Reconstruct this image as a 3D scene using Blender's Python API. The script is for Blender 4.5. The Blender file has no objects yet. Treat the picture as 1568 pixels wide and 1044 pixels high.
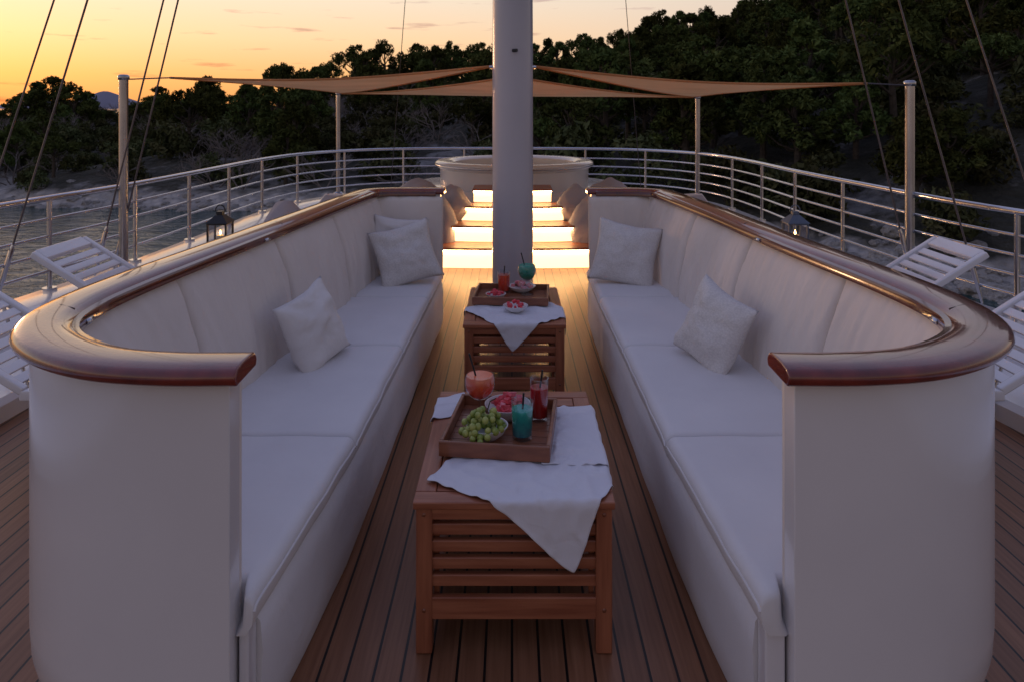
import bpy, math, random
import numpy as np
from mathutils import Vector, Matrix, noise as mn
random.seed(7); rng=np.random.default_rng(7)
R=math.radians
scene=bpy.context.scene
COL=scene.collection

# ------------------------------------------------------------ materials
def new_mat(name):
    m=bpy.data.materials.new(name); m.use_nodes=True
    nt=m.node_tree; b=nt.nodes["Principled BSDF"]
    return m,nt,b
def N(nt,t,**k):
    n=nt.nodes.new(t)
    for a,v in k.items(): setattr(n,a,v)
    return n
def ramp(nt,stops):
    r=N(nt,'ShaderNodeValToRGB'); e=r.color_ramp.elements
    e[0].position=stops[0][0]; e[0].color=(*stops[0][1],1)
    e[1].position=stops[-1][0]; e[1].color=(*stops[-1][1],1)
    for p,c in stops[1:-1]:
        x=e.new(p); x.color=(*c,1)
    return r
def coords(nt,scale=(1,1,1),kind='Object',rot=(0,0,0)):
    t=N(nt,'ShaderNodeTexCoord'); mp=N(nt,'ShaderNodeMapping')
    mp.inputs['Scale'].default_value=scale; mp.inputs['Rotation'].default_value=rot
    nt.links.new(t.outputs[kind],mp.inputs[0]); return mp
def simple(name,c1,c2=None,scale=8,rough=.5,bump=0,bscale=60,metal=0,coat=0,stretch=(1,1,1),detail=4,spec=.5,bdist=.01,sheen=0):
    m,nt,b=new_mat(name); c2=c2 or c1
    mp=coords(nt,stretch)
    n=N(nt,'ShaderNodeTexNoise'); n.inputs['Scale'].default_value=scale; n.inputs['Detail'].default_value=detail
    nt.links.new(mp.outputs[0],n.inputs['Vector'])
    r=ramp(nt,[(.3,c1),(.7,c2)]); nt.links.new(n.outputs[0],r.inputs[0]); nt.links.new(r.outputs[0],b.inputs['Base Color'])
    b.inputs['Roughness'].default_value=rough; b.inputs['Metallic'].default_value=metal
    b.inputs['Coat Weight'].default_value=coat; b.inputs['Coat Roughness'].default_value=.06
    b.inputs['Specular IOR Level'].default_value=spec
    if bump:
        n2=N(nt,'ShaderNodeTexNoise'); n2.inputs['Scale'].default_value=bscale; n2.inputs['Detail'].default_value=4
        nt.links.new(mp.outputs[0],n2.inputs['Vector'])
        bp=N(nt,'ShaderNodeBump'); bp.inputs['Strength'].default_value=bump; bp.inputs['Distance'].default_value=bdist
        nt.links.new(n2.outputs[0],bp.inputs['Height']); nt.links.new(bp.outputs[0],b.inputs['Normal'])
    return m

M={}
M['gelcoat']=simple('white_gelcoat',(.68,.67,.69),(.74,.73,.75),2,.25,.05,2.5,coat=.6,bdist=.02)
def fabric(name,c1,c2,wr=.35,wd=.02,weave=500,ws=4.5,st=(1,1,1)):
    m,nt,b=new_mat(name); mp=coords(nt)
    n=N(nt,'ShaderNodeTexNoise'); n.inputs['Scale'].default_value=3; n.inputs['Detail'].default_value=5
    nt.links.new(mp.outputs[0],n.inputs['Vector'])
    r=ramp(nt,[(.3,c1),(.7,c2)]); nt.links.new(n.outputs[0],r.inputs[0]); nt.links.new(r.outputs[0],b.inputs['Base Color'])
    b.inputs['Roughness'].default_value=.85; b.inputs['Specular IOR Level'].default_value=.2
    w=N(nt,'ShaderNodeTexNoise'); w.inputs['Scale'].default_value=weave; w.inputs['Detail'].default_value=1
    nt.links.new(mp.outputs[0],w.inputs['Vector'])
    b1=N(nt,'ShaderNodeBump'); b1.inputs['Strength'].default_value=.25; b1.inputs['Distance'].default_value=.002
    nt.links.new(w.outputs[0],b1.inputs['Height'])
    mp2=coords(nt,st)
    w2=N(nt,'ShaderNodeTexNoise'); w2.inputs['Scale'].default_value=ws; w2.inputs['Detail'].default_value=3; w2.inputs['Distortion'].default_value=.8
    nt.links.new(mp2.outputs[0],w2.inputs['Vector'])
    b2=N(nt,'ShaderNodeBump'); b2.inputs['Strength'].default_value=wr; b2.inputs['Distance'].default_value=wd
    nt.links.new(w2.outputs[0],b2.inputs['Height']); nt.links.new(b1.outputs[0],b2.inputs['Normal'])
    nt.links.new(b2.outputs[0],b.inputs['Normal'])
    return m
M['seat']=fabric('seat_fabric',(.67,.655,.665),(.73,.715,.72),.35)
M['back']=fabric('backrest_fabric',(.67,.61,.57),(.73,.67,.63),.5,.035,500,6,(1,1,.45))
M['linen']=fabric('linen_napkin',(.66,.66,.72),(.72,.72,.77),.35,.012,700,14)
M['greyfab']=fabric('grey_fabric',(.36,.35,.39),(.44,.42,.46),.6,.04)
def knit():
    m,nt,b=new_mat('knitted_wool'); mp=coords(nt)
    b.inputs['Roughness'].default_value=.95
    b.inputs['Specular IOR Level'].default_value=.1
    v=N(nt,'ShaderNodeTexVoronoi'); v.inputs['Scale'].default_value=110
    nt.links.new(mp.outputs[0],v.inputs['Vector'])
    r=ramp(nt,[(0,(.74,.71,.69)),(.8,(.62,.595,.58))]); nt.links.new(v.outputs['Distance'],r.inputs[0]); nt.links.new(r.outputs[0],b.inputs['Base Color'])
    bp=N(nt,'ShaderNodeBump',invert=True); bp.inputs['Strength'].default_value=.5; bp.inputs['Distance'].default_value=.004
    nt.links.new(v.outputs['Distance'],bp.inputs['Height']); nt.links.new(bp.outputs[0],b.inputs['Normal'])
    return m
M['knit']=knit()
M['pillow']=fabric('pillow_cotton',(.68,.65,.64),(.74,.71,.69),.8,.03,300)
def wood(name,c1,c2,rough,coat,sc=(14,1.2,14)):
    return simple(name,c1,c2,3,rough,.15,14,coat=coat,stretch=sc,detail=8,bdist=.003)
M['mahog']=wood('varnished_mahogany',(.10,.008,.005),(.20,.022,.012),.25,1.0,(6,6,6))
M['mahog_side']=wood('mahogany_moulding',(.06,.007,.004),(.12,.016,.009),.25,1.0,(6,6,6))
M['teakx']=wood('teak_along_x',(.23,.066,.030),(.40,.145,.072),.45,.2,(1.2,18,18))
M['teaky']=wood('teak_along_y',(.23,.066,.030),(.40,.145,.072),.45,.2,(18,1.2,18))
M['teakz']=wood('teak_along_z',(.21,.060,.027),(.37,.13,.063),.45,.2,(18,18,1.2))
M['tray']=wood('tray_wood',(.16,.05,.022),(.29,.105,.05),.4,.3,(3,12,12))
M['steel']=simple('polished_steel',(.50,.50,.53),(.60,.60,.63),5,.16,metal=1)
M['postmetal']=simple('brushed_post_steel',(.36,.36,.39),(.46,.46,.49),5,.25,metal=1)
M['wire']=simple('rigging_wire',(.10,.09,.10),(.16,.14,.14),5,.45,metal=.7)
M['mast']=simple('mast_paint',(.42,.41,.46),(.48,.47,.52),1.5,.3,.03,3,coat=.4)
M['black']=simple('black_metal',(.015,.015,.017),(.03,.03,.03),10,.4,metal=.3)
M['bluegrey']=simple('grey_painted_metal',(.07,.09,.13),(.11,.14,.19),10,.4)
M['china']=simple('white_china',(.72,.71,.72),(.76,.75,.76),3,.15,coat=.5)
def deckmat():
    m,nt,b=new_mat('teak_deck_planks'); t=N(nt,'ShaderNodeTexCoord'); s=N(nt,'ShaderNodeSeparateXYZ')
    nt.links.new(t.outputs['Object'],s.inputs[0])
    d=N(nt,'ShaderNodeMath',operation='DIVIDE'); d.inputs[1].default_value=.078; nt.links.new(s.outputs[0],d.inputs[0])
    fr=N(nt,'ShaderNodeMath',operation='FRACT'); nt.links.new(d.outputs[0],fr.inputs[0])
    fl=N(nt,'ShaderNodeMath',operation='FLOOR'); nt.links.new(d.outputs[0],fl.inputs[0])
    a=N(nt,'ShaderNodeMath',operation='SUBTRACT'); a.inputs[1].default_value=.5; nt.links.new(fr.outputs[0],a.inputs[0])
    ab=N(nt,'ShaderNodeMath',operation='ABSOLUTE'); nt.links.new(a.outputs[0],ab.inputs[0])
    g=N(nt,'ShaderNodeMath',operation='GREATER_THAN'); g.inputs[1].default_value=.450; nt.links.new(ab.outputs[0],g.inputs[0])
    wn=N(nt,'ShaderNodeTexWhiteNoise',noise_dimensions='1D'); nt.links.new(fl.outputs[0],wn.inputs['W'])
    mp=N(nt,'ShaderNodeMapping'); mp.inputs['Scale'].default_value=(60,2,1); nt.links.new(t.outputs['Object'],mp.inputs[0])
    n=N(nt,'ShaderNodeTexNoise'); n.inputs['Scale'].default_value=1.5; n.inputs['Detail'].default_value=6; nt.links.new(mp.outputs[0],n.inputs['Vector'])
    r=ramp(nt,[(.25,(.185,.076,.036)),(.75,(.30,.14,.074))]); nt.links.new(n.outputs[0],r.inputs[0])
    n5=N(nt,'ShaderNodeTexNoise'); n5.inputs['Scale'].default_value=1.3; n5.inputs['Detail'].default_value=4; nt.links.new(t.outputs['Object'],n5.inputs['Vector'])
    hs=N(nt,'ShaderNodeHueSaturation'); nt.links.new(r.outputs[0],hs.inputs['Color'])
    mr=N(nt,'ShaderNodeMapRange'); mr.inputs['To Min'].default_value=.72; mr.inputs['To Max'].default_value=1.12
    av=N(nt,'ShaderNodeMath',operation='ADD'); nt.links.new(wn.outputs['Value'],av.inputs[0]); nt.links.new(n5.outputs[0],av.inputs[1])
    av2=N(nt,'ShaderNodeMath',operation='MULTIPLY'); nt.links.new(av.outputs[0],av2.inputs[0]); av2.inputs[1].default_value=.66
    nt.links.new(av2.outputs[0],mr.inputs['Value']); nt.links.new(mr.outputs[0],hs.inputs['Value'])
    mx=N(nt,'ShaderNodeMix',data_type='RGBA'); nt.links.new(g.outputs[0],mx.inputs['Factor'])
    nt.links.new(hs.outputs[0],mx.inputs['A']); mx.inputs['B'].default_value=(.006,.005,.006,1)
    nt.links.new(mx.outputs['Result'],b.inputs['Base Color'])
    b.inputs['Roughness'].default_value=.40; b.inputs['Specular IOR Level'].default_value=.4
    bp=N(nt,'ShaderNodeBump',invert=True); bp.inputs['Strength'].default_value=.6; bp.inputs['Distance'].default_value=.003
    nt.links.new(g.outputs[0],bp.inputs['Height']); nt.links.new(bp.outputs[0],b.inputs['Normal'])
    return m
M['deck']=deckmat()
def emis(name,c,s):
    m,nt,b=new_mat(name); b.inputs['Base Color'].default_value=(*c,1)
    b.inputs['Emission Color'].default_value=(*c,1); b.inputs['Emission Strength'].default_value=s; return m
M['led']=emis('warm_led_strip',(1,.60,.25),40)
M['riserglow']=emis('added_riser_glow',(1,.66,.32),2.3)  # added emission imitating LED strip light on the risers, no backlight there
M['flame']=emis('candle_flame',(1,.5,.15),25)
M['wax']=simple('candle_wax',(.7,.62,.45),(.75,.66,.5),5,.5)
def glassmat(name,tint=(1,1,1)):
    m=bpy.data.materials.new(name); m.use_nodes=True; nt=m.node_tree; nt.nodes.clear()
    o=N(nt,'ShaderNodeOutputMaterial'); tr=N(nt,'ShaderNodeBsdfTransparent'); tr.inputs[0].default_value=(*tint,1)
    gl=N(nt,'ShaderNodeBsdfGlossy'); gl.inputs['Roughness'].default_value=.03
    lw=N(nt,'ShaderNodeLayerWeight'); lw.inputs[0].default_value=.25
    mr=N(nt,'ShaderNodeMapRange'); mr.inputs['To Min'].default_value=.05; mr.inputs['To Max'].default_value=.75
    nt.links.new(lw.outputs['Facing'],mr.inputs['Value'])
    mx=N(nt,'ShaderNodeMixShader'); nt.links.new(mr.outputs[0],mx.inputs[0]); nt.links.new(tr.outputs[0],mx.inputs[1]); nt.links.new(gl.outputs[0],mx.inputs[2])
    nt.links.new(mx.outputs[0],o.inputs[0]); return m
M['glass']=glassmat('clear_glass',(.95,.96,.97))
def liquid(name,c1,c2,z0,z1):
    m,nt,b=new_mat(name); t=N(nt,'ShaderNodeTexCoord'); s=N(nt,'ShaderNodeSeparateXYZ'); nt.links.new(t.outputs['Object'],s.inputs[0])
    mr=N(nt,'ShaderNodeMapRange'); mr.inputs['From Min'].default_value=z0; mr.inputs['From Max'].default_value=z1; nt.links.new(s.outputs[2],mr.inputs['Value'])
    nz=N(nt,'ShaderNodeTexNoise'); nz.inputs['Scale'].default_value=45; nz.inputs['Detail'].default_value=2; nt.links.new(t.outputs['Object'],nz.inputs['Vector'])
    ad=N(nt,'ShaderNodeMath',operation='MULTIPLY_ADD'); nt.links.new(nz.outputs[0],ad.inputs[0]); ad.inputs[1].default_value=.9; nt.links.new(mr.outputs[0],ad.inputs[2])
    sb=N(nt,'ShaderNodeMath',operation='SUBTRACT'); nt.links.new(ad.outputs[0],sb.inputs[0]); sb.inputs[1].default_value=.45
    r=ramp(nt,[(0,c1),(1,c2)]); nt.links.new(sb.outputs[0],r.inputs[0]); nt.links.new(r.outputs[0],b.inputs['Base Color'])
    b.inputs['Subsurface Weight'].default_value=.5; b.inputs['Subsurface Radius'].default_value=(.03,.03,.03); b.inputs['Subsurface Scale'].default_value=1
    b.inputs['Roughness'].default_value=.12; b.inputs['Transmission Weight'].default_value=.25
    return m
M['liq_red']=liquid('red_cocktail',(.80,.05,.03),(.95,.22,.10),0,.2)
M['liq_coral']=liquid('coral_cocktail',(.90,.04,.02),(1,.24,.12),.06,.14)
M['liq_blue']=liquid('blue_cocktail',(.005,.22,.32),(.05,.58,.48),0,.1)
M['liq_green']=liquid('green_cocktail',(.01,.25,.17),(.03,.42,.30),.08,.2)
M['liq_deep']=liquid('cranberry_drink',(.38,.008,.012),(.62,.03,.03),0,.15)
def grape():
    m,nt,b=new_mat('green_grape_skin'); oi=coords(nt)
    n=N(nt,'ShaderNodeTexNoise'); n.inputs['Scale'].default_value=25; nt.links.new(oi.outputs[0],n.inputs['Vector'])
    r=ramp(nt,[(.35,(.17,.25,.035)),(.65,(.42,.45,.13))]); nt.links.new(n.outputs[0],r.inputs[0]); nt.links.new(r.outputs[0],b.inputs['Base Color'])
    b.inputs['Subsurface Weight'].default_value=.3; b.inputs['Subsurface Radius'].default_value=(.006,.007,.003); b.inputs['Subsurface Scale'].default_value=1
    b.inputs['Roughness'].default_value=.25; return m
M['grape']=grape()
M['melon']=simple('watermelon_flesh',(.60,.025,.05),(.80,.10,.13),30,.3,.3,80)
M['melon2']=simple('pink_fruit',(.70,.13,.19),(.80,.28,.31),30,.3,.3,80)
def sailmat():
    m=bpy.data.materials.new('sail_cloth'); m.use_nodes=True; nt=m.node_tree; nt.nodes.clear()
    o=N(nt,'ShaderNodeOutputMaterial'); d=N(nt,'ShaderNodeBsdfDiffuse'); tl=N(nt,'ShaderNodeBsdfTranslucent')
    mp=coords(nt,(1,1,1)); n=N(nt,'ShaderNodeTexNoise'); n.inputs['Scale'].default_value=2; nt.links.new(mp.outputs[0],n.inputs['Vector'])
    r=ramp(nt,[(.3,(.68,.38,.18)),(.7,(.78,.46,.23))]); nt.links.new(n.outputs[0],r.inputs[0])
    nt.links.new(r.outputs[0],d.inputs[0]); nt.links.new(r.outputs[0],tl.inputs[0])
    mx=N(nt,'ShaderNodeMixShader'); mx.inputs[0].default_value=.55
    nt.links.new(d.outputs[0],mx.inputs[1]); nt.links.new(tl.outputs[0],mx.inputs[2]); nt.links.new(mx.outputs[0],o.inputs[0]); return m
M['sail']=sailmat()
def foliage(name,c1,c2,c3):
    m=bpy.data.materials.new(name); m.use_nodes=True; nt=m.node_tree; nt.nodes.clear()
    o=N(nt,'ShaderNodeOutputMaterial'); b=N(nt,'ShaderNodeBsdfDiffuse'); nt.links.new(b.outputs[0],o.inputs[0])
    oi=N(nt,'ShaderNodeObjectInfo'); mp=coords(nt)
    n=N(nt,'ShaderNodeTexNoise'); n.inputs['Scale'].default_value=1.6; n.inputs['Detail'].default_value=1; nt.links.new(mp.outputs[0],n.inputs['Vector'])
    r=ramp(nt,[(.3,c1),(.55,c2),(.75,c3)]); nt.links.new(n.outputs[0],r.inputs[0])
    hs=N(nt,'ShaderNodeHueSaturation'); nt.links.new(r.outputs[0],hs.inputs['Color'])
    mr=N(nt,'ShaderNodeMapRange'); mr.inputs['To Min'].default_value=.5; mr.inputs['To Max'].default_value=1.5; nt.links.new(oi.outputs['Random'],mr.inputs['Value'])
    nt.links.new(mr.outputs[0],hs.inputs['Value'])
    mr2=N(nt,'ShaderNodeMapRange'); mr2.inputs['To Min'].default_value=.46; mr2.inputs['To Max'].default_value=.53; nt.links.new(oi.outputs['Random'],mr2.inputs['Value'])
    nt.links.new(mr2.outputs[0],hs.inputs['Hue'])
    nt.links.new(hs.outputs[0],b.inputs[0])
    return m
M['leaf']=foliage('pine_foliage',(.032,.042,.014),(.065,.082,.026),(.115,.13,.04))
M['leaf2']=foliage('maquis_foliage',(.038,.045,.02),(.075,.082,.036),(.13,.125,.06))
M['bark']=simple('bark',(.04,.03,.022),(.09,.07,.055),6,.9)
M['twig']=simple('bare_twigs',(.13,.11,.10),(.22,.19,.175),6,.9)
M['rock']=simple('limestone_rock',(.22,.21,.20),(.42,.40,.38),3,.9,.8,8,bdist=.1)

# ------------------------------------------------------------ helpers
def empty(name,loc=(0,0,0)):
    e=bpy.data.objects.new(name,None); e.location=loc; COL.objects.link(e); e.empty_display_size=.1; return e
def mk(name,verts,faces,mat,parent=None,smooth=False):
    me=bpy.data.meshes.new(name); me.from_pydata([tuple(map(float,v)) for v in verts],[],[tuple(map(int,f)) for f in faces])
    me.materials.append(mat)
    if smooth: me.polygons.foreach_set('use_smooth',[True]*len(me.polygons))
    me.update()
    o=bpy.data.objects.new(name,me); COL.objects.link(o)
    if parent is not None: o.parent=parent
    return o
def bevel(o,w,seg=3,angle=40):
    b=o.modifiers.new('bevel','BEVEL'); b.width=w; b.segments=seg; b.limit_method='ANGLE'; b.angle_limit=R(angle)
    o.data.polygons.foreach_set('use_smooth',[True]*len(o.data.polygons))
    w=o.modifiers.new('wn','WEIGHTED_NORMAL'); w.keep_sharp=False
    return o
BOXF=[(0,3,2,1),(4,5,6,7),(0,1,5,4),(1,2,6,5),(2,3,7,6),(3,0,4,7)]
def box(name,x0,x1,y0,y1,z0,z1,mat,parent=None,bv=.004,seg=2):
    v=[(x0,y0,z0),(x1,y0,z0),(x1,y1,z0),(x0,y1,z0),(x0,y0,z1),(x1,y0,z1),(x1,y1,z1),(x0,y1,z1)]
    o=mk(name,v,BOXF,mat,parent)
    if bv: bevel(o,bv,seg)
    return o
def crom(pts,n):
    P=[np.array(p,float) for p in pts]; P=[2*P[0]-P[1]]+P+[2*P[-1]-P[-2]]; out=[]
    for i in range(1,len(P)-2):
        for k in range(n):
            t=k/n; a,b,c,d=P[i-1:i+3]
            out.append(.5*((2*b)+(-a+c)*t+(2*a-5*b+4*c-d)*t*t+(-a+3*b-3*c+d)*t**3))
    out.append(P[-2]); return np.array(out)
def resample(P,step):
    d=np.r_[0,np.cumsum(np.linalg.norm(np.diff(P,axis=0),axis=1))]; n=max(2,int(d[-1]/step)+1); s=np.linspace(0,d[-1],n)
    return np.array([np.interp(s,d,P[:,k]) for k in range(P.shape[1])]).T, s
import bmesh
def sweep(name,path,prof,mat,parent=None,side=1,closed=True,smooth=True,fn=None,bv=0,caps=True):
    P=np.array(path); T=np.gradient(P,axis=0); T/=np.linalg.norm(T,axis=1)[:,None]
    Nn=np.c_[-T[:,1],T[:,0]]*side
    n=len(P); k=len(prof); V=[]
    for i in range(n):
        for j,(o,z) in enumerate(prof):
            oo,zz=(o,z) if fn is None else fn(i,j,o,z)
            V.append((P[i,0]+Nn[i,0]*oo,P[i,1]+Nn[i,1]*oo,zz))
    F=[]; kk=k if closed else k-1
    for i in range(n-1):
        for j in range(kk):
            a=i*k+j; b=i*k+(j+1)%k; F.append((a,b,b+k,a+k))
    if closed and caps:
        F.append(tuple(range(k))[::-1]); F.append(tuple((n-1)*k+j for j in range(k)))
    o=mk(name,V,F,mat,parent,smooth)
    bm=bmesh.new(); bm.from_mesh(o.data); bmesh.ops.recalc_face_normals(bm,faces=bm.faces); bm.to_mesh(o.data); bm.free()
    if smooth:
        o.data.polygons.foreach_set('use_smooth',[True]*len(o.data.polygons))
        o.data.set_sharp_from_angle(angle=R(42))
    if bv: bevel(o,bv,3,40)
    return o
def tube_geo(P,r,seg=8):
    P=np.array(P,float); rr=np.full(len(P),r) if np.isscalar(r) else np.array(r)
    T=np.gradient(P,axis=0); T/=np.linalg.norm(T,axis=1)[:,None]+1e-9
    V=[];F=[]; up=np.array([0,0,1.]) if abs(T[0,2])<.9 else np.array([1.,0,0])
    for i in range(len(P)):
        a=np.cross(T[i],up); a/=np.linalg.norm(a)+1e-9; b=np.cross(T[i],a)
        for s in range(seg):
            th=2*math.pi*s/seg; V.append(P[i]+rr[i]*(math.cos(th)*a+math.sin(th)*b))
    for i in range(len(P)-1):
        for s in range(seg):
            q=i*seg+s; w=i*seg+(s+1)%seg; F.append((q,w,w+seg,q+seg))
    F.append(tuple(range(seg))[::-1]); F.append(tuple((len(P)-1)*seg+s for s in range(seg)))
    return V,F
def join(geos):
    V=[];F=[]
    for v,f in geos:
        b=len(V); V+=list(v); F+=[tuple(i+b for i in q) for q in f]
    return V,F
def tube(name,P,r,mat,parent=None,seg=10):
    v,f=tube_geo(P,r,seg); o=mk(name,v,f,mat,parent,True); o.data.set_sharp_from_angle(angle=R(50)); return o
def lathe_geo(prof,seg=28,c=(0,0,0)):
    V=[];F=[];k=len(prof)
    for s in range(seg):
        th=2*math.pi*s/seg
        for r,z in prof: V.append((c[0]+r*math.cos(th),c[1]+r*math.sin(th),c[2]+z))
    for s in range(seg):
        for j in range(k-1):
            a=s*k+j; b=((s+1)%seg)*k+j; F.append((a,b,b+1,a+1))
    return V,F
def lathe(name,prof,mat,parent=None,seg=28,c=(0,0,0)):
    v,f=lathe_geo(prof,seg); o=mk(name,v,f,mat,parent,True); o.location=c; o.data.set_sharp_from_angle(angle=R(50)); return o
def interp(x,pts): return float(np.interp(x,[p[0] for p in pts],[p[1] for p in pts]))

# ------------------------------------------------------------ camera
cam=bpy.data.cameras.new('camera'); co=bpy.data.objects.new('camera',cam); COL.objects.link(co); scene.camera=co
co.location=(0,0,1.6); co.rotation_euler=(R(90),0,0); cam.sensor_width=36; cam.lens=25.26; cam.shift_y=-.2277
cam.clip_start=.05; cam.clip_end=20000
cam.dof.use_dof=True; cam.dof.focus_distance=2.8; cam.dof.aperture_fstop=8

# ------------------------------------------------------------ world / light
w=bpy.data.worlds.new('World'); scene.world=w; w.use_nodes=True; nt=w.node_tree; bg=nt.nodes['Background']
SUN_EL,SUN_AZ=2.0,-42.0
sky=N(nt,'ShaderNodeTexSky',sky_type='NISHITA'); sky.sun_disc=False; sky.sun_elevation=R(SUN_EL); sky.sun_rotation=R(SUN_AZ)
sky.air_density=1.3; sky.dust_density=2.2; sky.ozone_density=1.2
tc=N(nt,'ShaderNodeTexCoord')
nz=N(nt,'ShaderNodeVectorMath',operation='NORMALIZE'); nt.links.new(tc.outputs['Generated'],nz.inputs[0])
sx=N(nt,'ShaderNodeSeparateXYZ'); nt.links.new(nz.outputs[0],sx.inputs[0])
g_sun=ramp(nt,[(0,(1.0,.42,.12)),(.04,(1.1,.56,.21)),(.09,(1.12,.74,.43)),(.15,(1.02,.84,.66)),(.22,(.80,.70,.62)),(.42,(.42,.43,.60)),(1,(.28,.31,.56))])
g_far=ramp(nt,[(0,(.62,.40,.33)),(.06,(.82,.60,.48)),(.14,(.84,.70,.62)),(.25,(.54,.50,.57)),(.5,(.37,.38,.57)),(1,(.28,.31,.56))])
for r_ in (g_sun,g_far): nt.links.new(sx.outputs[2],r_.inputs[0])
dt=N(nt,'ShaderNodeVectorMath',operation='DOT_PRODUCT'); nt.links.new(nz.outputs[0],dt.inputs[0]); dt.inputs[1].default_value=(math.sin(R(SUN_AZ)),math.cos(R(SUN_AZ)),0)
mrs=N(nt,'ShaderNodeMapRange',interpolation_type='SMOOTHSTEP'); mrs.inputs['From Min'].default_value=.25; mrs.inputs['From Max'].default_value=1.0; nt.links.new(dt.outputs['Value'],mrs.inputs['Value'])
gm=N(nt,'ShaderNodeMix',data_type='RGBA'); nt.links.new(mrs.outputs[0],gm.inputs['Factor']); nt.links.new(g_far.outputs[0],gm.inputs['A']); nt.links.new(g_sun.outputs[0],gm.inputs['B'])
mrb=N(nt,'ShaderNodeMapRange'); mrb.inputs['From Min'].default_value=-1; mrb.inputs['From Max'].default_value=.6; mrb.inputs['To Min'].default_value=.50; mrb.inputs['To Max'].default_value=1; nt.links.new(dt.outputs['Value'],mrb.inputs['Value'])
gb=N(nt,'ShaderNodeVectorMath',operation='SCALE'); nt.links.new(gm.outputs['Result'],gb.inputs[0]); nt.links.new(mrb.outputs[0],gb.inputs['Scale'])
ss=N(nt,'ShaderNodeVectorMath',operation='SCALE'); nt.links.new(sky.outputs[0],ss.inputs[0]); ss.inputs['Scale'].default_value=.05
addn=N(nt,'ShaderNodeVectorMath',operation='ADD'); nt.links.new(gb.outputs[0],addn.inputs[0]); nt.links.new(ss.outputs[0],addn.inputs[1])
mp=N(nt,'ShaderNodeMapping'); mp.inputs['Scale'].default_value=(4,4,42); nt.links.new(nz.outputs[0],mp.inputs[0])
cn=N(nt,'ShaderNodeTexNoise'); cn.inputs['Scale'].default_value=2.4; cn.inputs['Detail'].default_value=6; nt.links.new(mp.outputs[0],cn.inputs['Vector'])
cr=ramp(nt,[(.60,(0,0,0)),(.69,(.85,.85,.85))]); nt.links.new(cn.outputs[0],cr.inputs[0])
mx=N(nt,'ShaderNodeMix',data_type='RGBA',blend_type='MULTIPLY'); nt.links.new(cr.outputs[0],mx.inputs['Factor'])
nt.links.new(addn.outputs[0],mx.inputs['A']); mx.inputs['B'].default_value=(.66,.55,.62,1)
nt.links.new(mx.outputs['Result'],bg.inputs[0]); bg.inputs[1].default_value=.88
sl=bpy.data.lights.new('sun','SUN'); sl.energy=.3; sl.angle=R(6); sl.color=(1,.55,.3); so=bpy.data.objects.new('sun',sl); COL.objects.link(so)
d=Vector((math.sin(R(SUN_AZ))*math.cos(R(4)),math.cos(R(SUN_AZ))*math.cos(R(4)),math.sin(R(4))))
so.rotation_euler=d.to_track_quat('Z','Y').to_euler()
scene.view_settings.view_transform='Standard'; scene.view_settings.look='None'; scene.view_settings.exposure=0

# ------------------------------------------------------------ terrain
WZ=-2.6
YS=[(-1.6,33),(-1.2,32),(-.71,30.5),(-.35,29),(0,26),(.3,21),(.45,18.5),(.6,16.5),(.71,15.5),(1.2,12),(1.6,11)]
ZR=[(-1.6,3),(-1.2,2),(-.78,-.3),(-.71,0),(-.64,.8),(-.585,-.3),(-.53,-.2),(-.45,-.0),(-.33,.5),(-.24,2.3),(-.1,3.6),(0,4.2),(.08,4.6),(.16,6),(.2,7.2),(.3,8.6),(.36,10.5),(.5,14),(.71,20),(1.2,28),(1.6,30)]
YR=75.
def ground(x,y):
    u=max(-1.6,min(1.6,x/y)); ys=interp(u,YS); zr=interp(u,ZR); t=(y-ys)/(YR-ys)
    if t<0: h=WZ+max(-3,(y-ys)*.25)
    else:
        s=min(1,t/.05); s=s*s*(3-2*s)
        h=WZ+.55*s+(zr-WZ-.55)*min(t,1)
        if t>1: h-= (t-1)*1.5
        h+=min(1,t*8)*(.9*mn.fractal(Vector((x*.09,y*.09,0)),1,2,4)+.25*mn.noise(Vector((x*.7,y*.7,3))))
    return h
V=[];F=[]; us=np.linspace(-1.6,1.6,300); ys=np.r_[np.linspace(8,80,220),np.linspace(84,300,20)]
for y in ys:
    for u in us: V.append((u*y,y,ground(u*y,y)))
nu=len(us)
for i in range(len(ys)-1):
    for j in range(nu-1): a=i*nu+j; F.append((a,a+1,a+1+nu,a+nu))
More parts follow.
